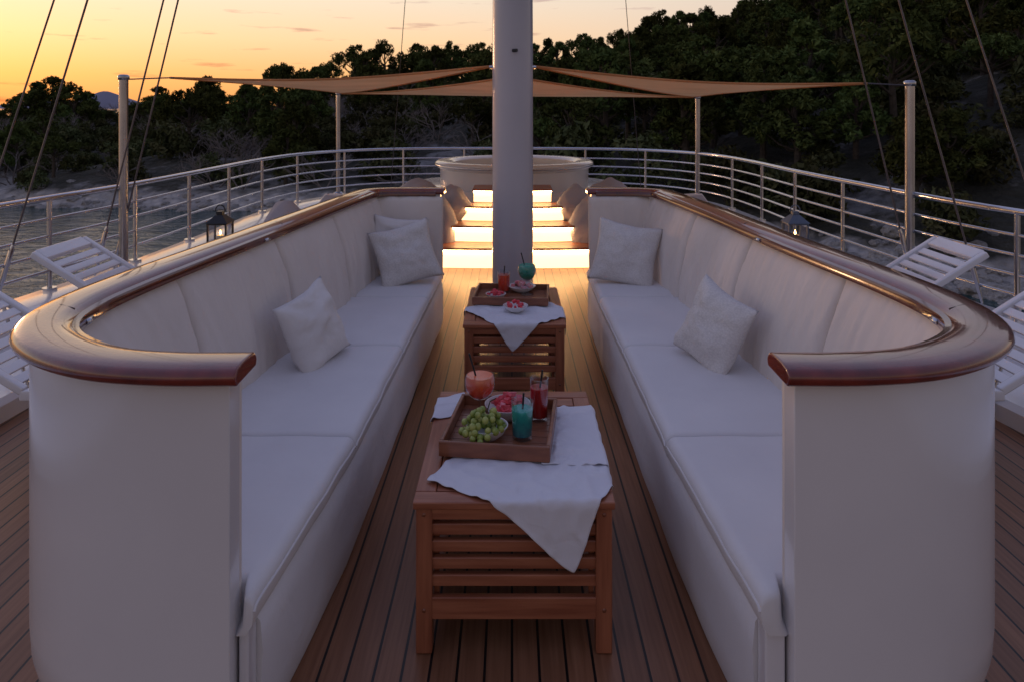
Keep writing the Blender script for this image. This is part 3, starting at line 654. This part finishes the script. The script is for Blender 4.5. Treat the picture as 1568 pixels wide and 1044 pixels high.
# ------------------------------------------------------------ tables
def table(x0,x1,y0,y1,h=.45):
    e=empty('teak_side_table'); L=.048
    for i,(a,b) in enumerate([(x0+.008,y0+.008),(x1-.008-L,y0+.008),(x0+.008,y1-.008-L),(x1-.008-L,y1-.008-L)]): box(f'leg_{i}',a,a+L,b,b+L,0.002,h-.022,M['teakz'],e,.004)
    w_=.062; t0=h-.022
    box('top_front',x0,x1,y0,y0+w_,t0,h,M['teakx'],e,.004); box('top_back',x0,x1,y1-w_,y1,t0,h,M['teakx'],e,.004)
    box('top_left',x0,x0+w_,y0+w_+.0015,y1-w_-.0015,t0,h,M['teaky'],e,.004); box('top_right',x1-w_,x1,y0+w_+.0015,y1-w_-.0015,t0,h,M['teaky'],e,.004)
    n=9; a=y0+w_+.004; st=(y1-w_-.004-a)/n
    for i in range(n): box(f'top_slat_{i}',x0+w_+.002,x1-w_-.002,a+i*st+.003,a+(i+1)*st-.003,t0,h-.001,M['teakx'],e,.003)
    xs0,xs1=x0+.008+L,x1-.008-L; ys0,ys1=y0+.008+L,y1-.008-L
    zs=[(.392,.427,0),(.343,.377,1),(.293,.327,1),(.243,.277,1),(.192,.226,1),(.10,.165,0)]
    k=h/.45
    for j,(a,b,ins) in enumerate(zs):
        q=.012 if ins else .004
        box(f'front_slat_{j}',xs0-.006,xs1+.006,y0+.008+q,y0+.03+q,a*k,b*k,M['teakx'],e,.004)
        box(f'back_slat_{j}',xs0-.006,xs1+.006,y1-.03-q,y1-.008-q,a*k,b*k,M['teakx'],e,.004)
        box(f'left_slat_{j}',x0+.008+q,x0+.03+q,ys0-.006,ys1+.006,a*k,b*k,M['teaky'],e,.004)
        box(f'right_slat_{j}',x1-.03-q,x1-.008-q,ys0-.006,ys1+.006,a*k,b*k,M['teaky'],e,.004)
    box('front_post_l',xs0+.002,xs0+.018,y0+.045,y0+.06,.11,.42,M['teakz'],e,.002); box('front_post_r',xs1-.018,xs1-.002,y0+.045,y0+.06,.11,.42,M['teakz'],e,.002)
    g=[]
    for xx in (x0+.032,x1-.032):
        for zz in (.13,.41): g.append(tube_geo([(xx,y0+.0065,zz*k),(xx,y0+.012,zz*k)],.006,10))
    v,f=join(g); mk('wood_plugs',v,f,M['tray'],e,True)
    return e
table(-.290,.302,2.095,2.92)
table(-.262,.287,3.81,4.60)

def tray(cx,cy,z,w_,d_,rot,hh=.05):
    e=empty('serving_tray',(cx,cy,z)); e.rotation_euler=(0,0,R(rot)); t=.014
    box('rim_front',-w_/2,w_/2,-d_/2,-d_/2+t,0,hh,M['tray'],e,.004); box('rim_back',-w_/2,w_/2,d_/2-t,d_/2,0,hh,M['tray'],e,.004)
    box('rim_left',-w_/2,-w_/2+t,-d_/2+t+.001,d_/2-t-.001,0,hh,M['tray'],e,.004); box('rim_right',w_/2-t,w_/2,-d_/2+t+.001,d_/2-t-.001,0,hh,M['tray'],e,.004)
    n=8; st=(d_-2*t)/n
    for i in range(n): box(f'floor_slat_{i}',-w_/2+t+.0005,w_/2-t-.0005,-d_/2+t+i*st+.0012,-d_/2+t+(i+1)*st-.0012,.006,.013,M['tray'],e,.001)
    box('underboard',-w_/2+t+.002,w_/2-t-.002,-d_/2+t+.002,d_/2-t-.002,.001,.0055,M['tray'],e,0)
    return e
TZ=.461
T1=(-.035,2.525,.365,.40,-7); T2=(0,4.30,.44,.34,-4)
tray(-.035,2.525,TZ,.365,.40,-7)
tray(.0,4.30,TZ,.44,.34,-4,.045)

# ------------------------------------------------------------ cloth simulation
def cloth(name,cx,cy,size,rot,tx0,tx1,ty0,ty1,zt,under=None,seed=0,n=50,comp=.92,size2=None,wr=.006,pin=None):
    r=np.random.default_rng(seed); size2=size2 or size
    Lx,Ly=size/(n-1),size2/(n-1)
    I,J=np.meshgrid(np.arange(n),np.arange(n),indexing='ij')
    a=(I/(n-1)-.5)*size*comp; b=(J/(n-1)-.5)*size2*comp
    c_,s_=math.cos(R(rot)),math.sin(R(rot))
    P=np.stack([cx+a*c_-b*s_,cy+a*s_+b*c_,np.full(a.shape,zt+.03)],-1)
    ph=r.uniform(0,6,4)
    P[...,2]+=.014*np.sin(a*24+ph[0]+3*np.sin(b*9+ph[3]))+.010*np.sin(b*30+ph[1]+2*np.sin(a*12))+.006*np.sin((a+b)*22+ph[2])
    P[...,2]=np.maximum(P[...,2],zt+.004)
    def inside(P,mg):
        ux,uy,uw,ud,ur=under; c2,s2=math.cos(-R(ur)),math.sin(-R(ur))
        dx=P[...,0]-ux; dy=P[...,1]-uy; lx=dx*c2-dy*s2; ly=dx*s2+dy*c2
        return (abs(lx)<uw/2+mg)&(abs(ly)<ud/2+mg)
    pm=np.zeros(a.shape,bool)
    if under is not None: pm|=inside(P,-.02)
    if pin is not None: pm|=pin(P[...,0],P[...,1])
    PX=P[...,:2].copy()
    Q=P.copy(); g=np.array([0,0,-9.8])*(1/100)**2
    def con(A,B,L,k=1.):
        d=B-A; l=np.linalg.norm(d,axis=-1,keepdims=True)+1e-9; return d*(.5*k*(l-L)/l)
    Dg=math.hypot(Lx,Ly)
    for it in range(320):
        vel=(P-Q)*.98; Q=P.copy(); P=P+vel+g
        was=Q[...,2]>zt-.0005
        for _ in range(8):
            for par in (0,1):
                A=P[par:-1:2]; B=P[par+1::2][:A.shape[0]]; A=A[:B.shape[0]]; c=con(A,B,Lx); P[par:par+2*A.shape[0]:2]+=c; P[par+1:par+1+2*A.shape[0]:2]-=c
                A=P[:,par:-1:2]; B=P[:,par+1::2][:,:A.shape[1]]; c=con(A,B,Ly); m_=A.shape[1]; P[:,par:par+2*m_:2]+=c; P[:,par+1:par+1+2*m_:2]-=c
            c=con(P[:-1,:-1],P[1:,1:],Dg,.08); P[:-1,:-1]+=c; P[1:,1:]-=c
            c=con(P[1:,:-1],P[:-1,1:],Dg,.08); P[1:,:-1]+=c; P[:-1,1:]-=c
            c=con(P[:-2],P[2:],2*Lx,.004); P[:-2]+=c; P[2:]-=c
            c=con(P[:,:-2],P[:,2:],2*Ly,.004); P[:,:-2]+=c; P[:,2:]-=c
            P[...,0]=np.where(pm,PX[...,0],P[...,0]); P[...,1]=np.where(pm,PX[...,1],P[...,1])
            m=.005; x,y,z=P[...,0],P[...,1],P[...,2]
            ins=(x>tx0-m)&(x<tx1+m)&(y>ty0-m)&(y<ty1+m)&(z<zt+.003)
            topm=ins&(was|(z>zt-.003))
            P[...,2]=np.where(topm,zt+.003,z)
            sd_=ins&~topm
            ds=np.stack([x-(tx0-m),(tx1+m)-x,y-(ty0-m),(ty1+m)-y]); k=ds.argmin(0)
            P[...,0]=np.where(sd_&(k==0),tx0-m,np.where(sd_&(k==1),tx1+m,P[...,0]))
            P[...,1]=np.where(sd_&(k==2),ty0-m,np.where(sd_&(k==3),ty1+m,P[...,1]))
        Q=np.where(ins[...,None],P-(P-Q)*np.array([.05,.05,.5]),Q)
    for i in range(n):
        for j in range(n):
            v=Vector((a[i,j]*9,b[i,j]*9,seed*3.)); q=1-abs(mn.noise(v)+.5*mn.noise(v*2.1))*2.2; q=max(0,q)**2
            if P[i,j,2]>zt: P[i,j,2]+=wr*q*1.6
            elif P[i,j,1]<ty0+.01: P[i,j,1]-=wr*q
            else: P[i,j,0]+=wr*q*(1 if P[i,j,0]>0 else -1)
    if under is not None:
        inn=inside(P,.008)
        P[...,2]=np.where(inn,np.minimum(P[...,2],TZ-.002),P[...,2])
    V=P.reshape(-1,3); F=[(i*n+j,(i+1)*n+j,(i+1)*n+j+1,i*n+j+1) for i in range(n-1) for j in range(n-1)]
    o=mk(name,V,F,M['linen'],None,True)
    sb=o.modifiers.new('sub','SUBSURF'); sb.levels=1; sb.render_levels=1
    so_=o.modifiers.new('sol','SOLIDIFY'); so_.thickness=.0012; so_.offset=1
    return o
TB1=(-.290,.302,2.095,2.92)
cloth('linen_napkin',.055,2.275,.54,-31,*TB1,.45,T1,1,size2=.45,comp=.94,pin=lambda x,y:(y>2.30)&(abs(x)<.2))
cloth('linen_napkin',.195,2.52,.27,6,*TB1,.4545,T1,5,40,.90,.46,pin=lambda x,y:(x<.17))
cloth('linen_napkin',-.245,2.76,.20,20,*TB1,.45,T1,2,30,pin=lambda x,y:(x>-.27))
cloth('linen_napkin',.04,4.05,.52,38,-.262,.287,3.81,4.60,.45,T2,3,pin=lambda x,y:(y>4.0)&(abs(x)<.2))

# ------------------------------------------------------------ drinks & food
def straw(e,x,y,z0,z1,tx,ty): tube('straw',[(x,y,z0),(x+tx,y+ty,z1)],.0035,M['black'],e,8)
def tumbler(loc,r,h,liq,fill,name,tilt=(.012,-.006),straw_h=.05):
    e=empty(name,loc)
    lathe('glass_wall',[(0,.0),(r*.86,0),(r*.9,.004),(r,h),(r-.0018,h),(r*.88-.001,.012),(0,.010)],M['glass'],e)
    lathe('drink',[(0,.013),(r*.86,.013),(r*.88+(r*.1)*fill,h*fill),(0,h*fill)],liq,e)
    straw(e,-tilt[0],0,.02,h+straw_h,tilt[0]*2.2,tilt[1]*2)
    return e
def goblet(loc,r,h,liq,name,stem=.07,fill=.75,sx=-.02):
    e=empty(name,loc); b=h-stem
    P=[(0,.003),(r*.72,.0),(r*.7,.003),(.006,.008),(.004,stem*.5),(.005,stem-.006)]
    bowl=[(.005,stem-.006)]+[(r*math.sin(t)*1.0,stem+b*.52-b*.56*math.cos(t)) for t in np.linspace(.2,2.1,14)]
    lathe('glass_wall',P+bowl,M['glass'],e)
    ts=[t for t in np.linspace(.2,2.1,14) if stem+b*.52-b*.56*math.cos(t)<stem+b*fill]
    lq=[(0,stem+.004)]+[((r-.003)*math.sin(t),stem+.002+b*.52-b*.55*math.cos(t)) for t in ts]; lq.append((0,lq[-1][1]))
    if liq is not None: 
        lathe('drink',lq,liq,e); straw(e,.005,0,stem+.015,h+.05,sx*2,0)
    return e
def bowl(loc,r,h,name):
    e=empty(name,loc)
    lathe('bowl',[(0,.0),(r*.5,0),(r*.55,.004),(r*.85,h*.5),(r,h),(r-.004,h),(r*.82,h*.52),(r*.5,.008),(0,.006)],M['china'],e,32); return e
FZ=TZ+.0135
e=bowl((-.085,2.455,FZ),.072,.045,'grape_bowl')
g=[]
def ico(c,r,sq=1):
    bm=bmesh.new(); bmesh.ops.create_icosphere(bm,subdivisions=2,radius=r); bm.verts.ensure_lookup_table(); V=[tuple(v.co*1) for v in bm.verts]; F=[tuple(v.index for v in f.verts) for f in bm.faces]; bm.free()
    return [(c[0]+x,c[1]+y,c[2]+z*sq) for x,y,z in V],F
pts=[]
tries=0
while len(pts)<52 and tries<8000:
    tries+=1; a=random.uniform(0,6.28); rr=.070*math.sqrt(random.random()); z=.03+random.uniform(0,.075)*(1-(rr/.085)**2)
    p=(rr*math.cos(a)-.010,rr*math.sin(a)-.008,z)
    if all((p[0]-q[0])**2+(p[1]-q[1])**2+(p[2]-q[2])**2>.0195**2 for q in pts): pts.append(p)
pts+=[(-.045,-.078,.03),(-.02,-.088,.022),(-.070,-.058,.040),(.004,-.080,.036),(-.084,-.03,.035)]
for p in pts: g.append(ico(p,random.uniform(.0105,.0125),1.12))
v,f=join(g); mk('grapes',v,f,M['grape'],e,True)
v,f=tube_geo([(0,0,.09),(.01,.01,.12),(.03,.015,.128)],.002,5); mk('grape_stem',v,f,M['leaf2'],e)
def fruit(e,R_,z0,n,sz,mat):
    g=[]
    for i in range(n):
        a=random.uniform(0,6.28); rr=R_*math.sqrt(random.random()); c=Vector((rr*math.cos(a),rr*math.sin(a),z0+random.uniform(0,sz*1.5)*(1-rr/R_*.6)))
        m=Matrix.Rotation(random.uniform(0,6),3,'X')@Matrix.Rotation(random.uniform(0,6),3,'Z'); s=sz*random.uniform(.7,1.15)
        V=[tuple(c+m@Vector((x*s,y*s*.8,z*s*.6))) for x,y,z in [(-.5,-.5,-.5),(.5,-.5,-.5),(.5,.5,-.5),(-.5,.5,-.5),(-.4,-.4,.5),(.4,-.4,.5),(.4,.4,.5),(-.4,.4,.5)]]
        g.append((V,BOXF))
    v,f=join(g); o=mk('fruit_pieces',v,f,mat,e); bevel(o,.003,2)
e=bowl((-.015,2.62,FZ),.085,.05,'fruit_bowl'); fruit(e,.065,.040,26,.028,M['melon']); fruit(e,.06,.045,10,.026,M['melon2'])
goblet((-.118,2.635,FZ),.056,.175,M['liq_coral'],'cocktail_goblet',.062,.74,-.022)
tumbler((.035,2.455,FZ),.038,.125,M['liq_blue'],.80,'blue_cocktail_tumbler',(.004,-.004),.03)
tumbler((.098,2.60,FZ),.034,.15,M['liq_deep'],.78,'red_cocktail_glass',(.010,-.003),.03)
e=bowl((-.095,4.235,FZ),.06,.03,'fruit_bowl'); fruit(e,.045,.022,14,.024,M['melon'])
e=bowl((.06,4.40,FZ),.085,.035,'fruit_bowl'); fruit(e,.06,.028,16,.026,M['melon2'])
e=bowl((.02,4.02,.460),.07,.035,'fruit_bowl'); fruit(e,.05,.024,16,.024,M['melon'])
tumbler((-.05,4.38,FZ),.038,.13,M['liq_red'],.82,'red_cocktail_glass',(.004,0),.03)
goblet((.09,4.33,FZ),.055,.20,M['liq_green'],'green_cocktail_goblet',.085,.85,-.02)
goblet((.075,4.18,FZ),.036,.13,None,'wine_glass',.07,.2,-.0)

# ------------------------------------------------------------ steps & tub
st=empty('lit_steps')
specs=[(7.12,.205,1.9),(7.42,.375,1.36),(7.72,.535,1.14),(8.02,.685,.90)]
zprev=0
for i,(y,z,wd) in enumerate(specs):
    yb=specs[i+1][0]+.02 if i<3 else 8.5
    w2=wd/2; cxx=.005
    n=24; fr=[(cxx-w2+wd*k/n, y-.02-.05*(1-(2*k/n-1)**2)+.05) for k in range(n+1)]
    def slab(name,z0,z1,off,mat,bv):
        f_=[(x*(1-off*.6),yy+off) for x,yy in fr]; pl=f_+[(cxx+w2-off,yb),(cxx-w2+off,yb)]; k=len(pl)
        V=[(x,yy,z0) for x,yy in pl]+[(x,yy,z1) for x,yy in pl]
        F=[tuple(range(k))[::-1],tuple(range(k,2*k))]+[(a,(a+1)%k,(a+1)%k+k,a+k) for a in range(k)]
        o=mk(name,V,F,mat,st); 
        if bv: bevel(o,bv,2)
    slab(f'tread_{i}',z-.022,z,0,M['teakx'],.006)
    slab(f'riser_{i}',zprev,z-.023,.035,M['gelcoat'],0)
    V=[];F=[]
    for (x,yy) in fr: V+=[(x*.97,yy+.012,z-.036),(x*.97,yy+.012,z-.023),(x*.97,yy+.030,z-.023),(x*.97,yy+.030,z-.036)]
    for a in range(len(fr)-1):
        for b in range(4): F.append((a*4+b,a*4+(b+1)%4,a*4+4+(b+1)%4,a*4+4+b))
    mk(f'led_strip_{i}',V,F,M['led'],st)
    V=[];F=[]
    for (x,yy) in fr: V+=[(x*.965,yy+.031,zprev+.004),(x*.965,yy+.031,z-.040)]
    for a in range(len(fr)-1): F.append((a*2,a*2+2,a*2+3,a*2+1))
    mk(f'riser_glow_sheet_{i}',V,F,M['riserglow'],st)  # glowing sheet over the plain white riser, makes it look lit
    zprev=z
pf=empty('sunpad_platform')
V,F=lathe_geo([(0,.56),(1.45,.56),(1.50,.54),(1.52,.50),(1.52,0)],64,(0,9.75,0)); mk('platform_base',V,F,M['gelcoat'],pf,True).data.set_sharp_from_angle(angle=R(50))
tb=empty('round_jacuzzi')
V,F=lathe_geo([(.98,.5),(.99,.80),(1.03,.825),(1.05,.85),(1.05,.88),(1.02,.9),(.85,.9),(.80,.87),(.78,.6),(0,.55)],64,(.03,9.6,0)); mk('tub_shell',V,F,M['gelcoat'],tb,True).data.set_sharp_from_angle(angle=R(50))
V,F=lathe_geo([(1.052,.862),(1.058,.858),(1.058,.845),(1.052,.84)],64,(.03,9.6,0)); mk('tub_trim',V,F,M['steel'],tb,True)
V,F=lathe_geo([(.79,.78),(0,.78)],48,(.03,9.6,0)); mk('tub_water',V,F,M['glass'],tb)
def beanbag(loc,r,h,seed,sx=1):
    bm=bmesh.new(); bmesh.ops.create_icosphere(bm,subdivisions=4,radius=1)
    for v in bm.verts:
        n=mn.fractal(v.co*1.2+Vector((seed*7,0,0)),1,2,3); z=v.co.z; k=1-.35*max(0,z)
        v.co.x*=k*(1+.12*n); v.co.y*=k*(1+.12*n); v.co.z=max(z,-.72)*(1+.1*n); v.co.x*=r*sx; v.co.y*=r; v.co.z=(v.co.z+.72)*h/1.75
    me=bpy.data.meshes.new('beanbag'); bm.to_mesh(me); bm.free(); me.materials.append(M['greyfab']); me.polygons.foreach_set('use_smooth',[True]*len(me.polygons))
    o=bpy.data.objects.new('beanbag_chair',me); COL.objects.link(o); o.location=loc; o.rotation_euler=(0,0,seed); return o
beanbag((-.80,7.62,.0),.27,.70,1); beanbag((-.66,7.90,.36),.22,.40,2)
beanbag((.84,7.62,.0),.27,.70,3); beanbag((.70,7.90,.36),.22,.40,4)
beanbag((-1.12,8.55,.3),.36,.46,5); beanbag((1.15,8.55,.3),.36,.46,6)
beanbag((-1.45,7.6,0),.40,.62,7); beanbag((-1.95,6.2,0),.34,.80,8); beanbag((1.5,7.6,0),.40,.62,9)

# ------------------------------------------------------------ loungers
def lounger(x,y,ang,mat_m,back=32,pad=False,W=.50):
    e=empty('sun_lounger',(x,y,0)); e.rotation_euler=(0,0,R(ang))
    Ls=1.0; zb=.33
    for s_ in (-1,1):
        box(f'side_rail_{s_}',-Ls,.02,s_*W/2-.02,s_*W/2+.02,zb-.05,zb,M['gelcoat'],e,.008)
        for k,xx in enumerate((-Ls+.05,-.08)): box(f'leg_{s_}_{k}',xx,xx+.045,s_*W/2-.018,s_*W/2+.018,.0,zb-.05,M['gelcoat'],e,.006)
    for k in range(9): box(f'seat_slat_{k}',-Ls+.03+k*.108,-Ls+.03+k*.108+.08,-W/2+.02,W/2-.02,zb-.02,zb-.004,M['gelcoat'],e,.004)
    box('mattress',-Ls+.01,-.01,-W/2+.03,W/2-.03,zb+.001,zb+.05,mat_m,e,.02,3)
    b=empty('back_frame',(0,0,zb)); b.parent=e; b.rotation_euler=(0,-R(back),0)
    for s_ in (-1,1): box(f'back_rail_{s_}',0,.78,s_*W/2-.02,s_*W/2+.02,-.03,.008,M['gelcoat'],b,.008)
    box('back_top',.70,.79,-W/2+.021,W/2-.021,-.028,.006,M['gelcoat'],b,.008)
    for k in range(9): box(f'back_slat_{k}',.04+k*.072,.04+k*.072+.05,-W/2+.021,W/2-.021,-.018,-.004,M['gelcoat'],b,.004)
    if pad: box('back_pad',.02,.73,-W/2+.03,W/2-.03,.0,.05,mat_m,b,.02,3)
    for s_ in (-1,1):
        a0=(.5*math.cos(R(back)),s_*(W/2-.04),zb+.5*math.sin(R(back))-.03); tube(f'strut_{s_}',[a0,(.25,s_*(W/2-.04),.02)],.009,M['steel'],e,8)
lounger(-2.17,4.50,180,M['seat']); lounger(-2.2,3.5,180,M['seat'])
lounger(2.14,4.50,0,M['seat']); lounger(2.2,3.5,0,M['seat'])
lounger(-1.72,5.9,65,M['greyfab'],38,True); lounger(1.75,5.9,115,M['greyfab'],38,True)

# ------------------------------------------------------------ lanterns
def lantern(x,y,z,mat):
    e=empty('candle_lantern',(x,y,z)); w_=.07
    box('base',-w_,w_,-w_,w_,0,.02,mat,e,.004)
    for a in (-1,1):
        for b in (-1,1): box(f'post_{a}_{b}',a*w_*.9-.006,a*w_*.9+.006,b*w_*.9-.006,b*w_*.9+.006,.02,.2,mat,e,.001)
    box('crown',-w_,w_,-w_,w_,.2,.212,mat,e,.003)
    V=[(-w_*1.1,-w_*1.1,.213),(w_*1.1,-w_*1.1,.213),(w_*1.1,w_*1.1,.213),(-w_*1.1,w_*1.1,.213),(-.025,-.025,.265),(.025,-.025,.265),(.025,.025,.265),(-.025,.025,.265)]
    mk('roof',V,BOXF,mat,e); box('chimney',-.022,.022,-.022,.022,.266,.29,mat,e,.002)
    th=np.linspace(0,math.pi,14); tube('handle',[(.035*math.cos(t),0,.288+.045*math.sin(t)) for t in th],.004,mat,e,6)
    lathe('candle',[(0,.10),(.025,.10),(.028,.095),(.028,0)],M['wax'],e,16,(0,0,.021))
    lathe('flame',[(0,0),(.006,.008),(.007,.014),(.003,.028),(0,.036)],M['flame'],e,10,(0,0,.124))
    for a in (-1,1):
        box(f'pane_x{a}',a*w_*.85-.001,a*w_*.85+.001,-w_*.8,w_*.8,.022,.198,M['glass'],e,0)
def stand(x,y,h):
    e=empty('small_teak_stand',(x,y,0))
    box('top',-.17,.17,-.17,.17,h-.02,h,M['teakx'],e,.004)
    for a in (-1,1):
        for b in (-1,1): box(f'leg_{a}_{b}',a*.14-.018,a*.14+.018,b*.14-.018,b*.14+.018,0.002,h-.021,M['teakz'],e,.003)
        box(f'rail_{a}',-.12,.12,a*.14-.01,a*.14+.01,h-.07,h-.03,M['teakx'],e,.002)
stand(-2.05,5.05,.58); lantern(-2.05,5.05,.581,M['black'])
stand(1.99,5.05,.58); lantern(1.99,5.05,.581,M['bluegrey'])
print('trees',cnt)
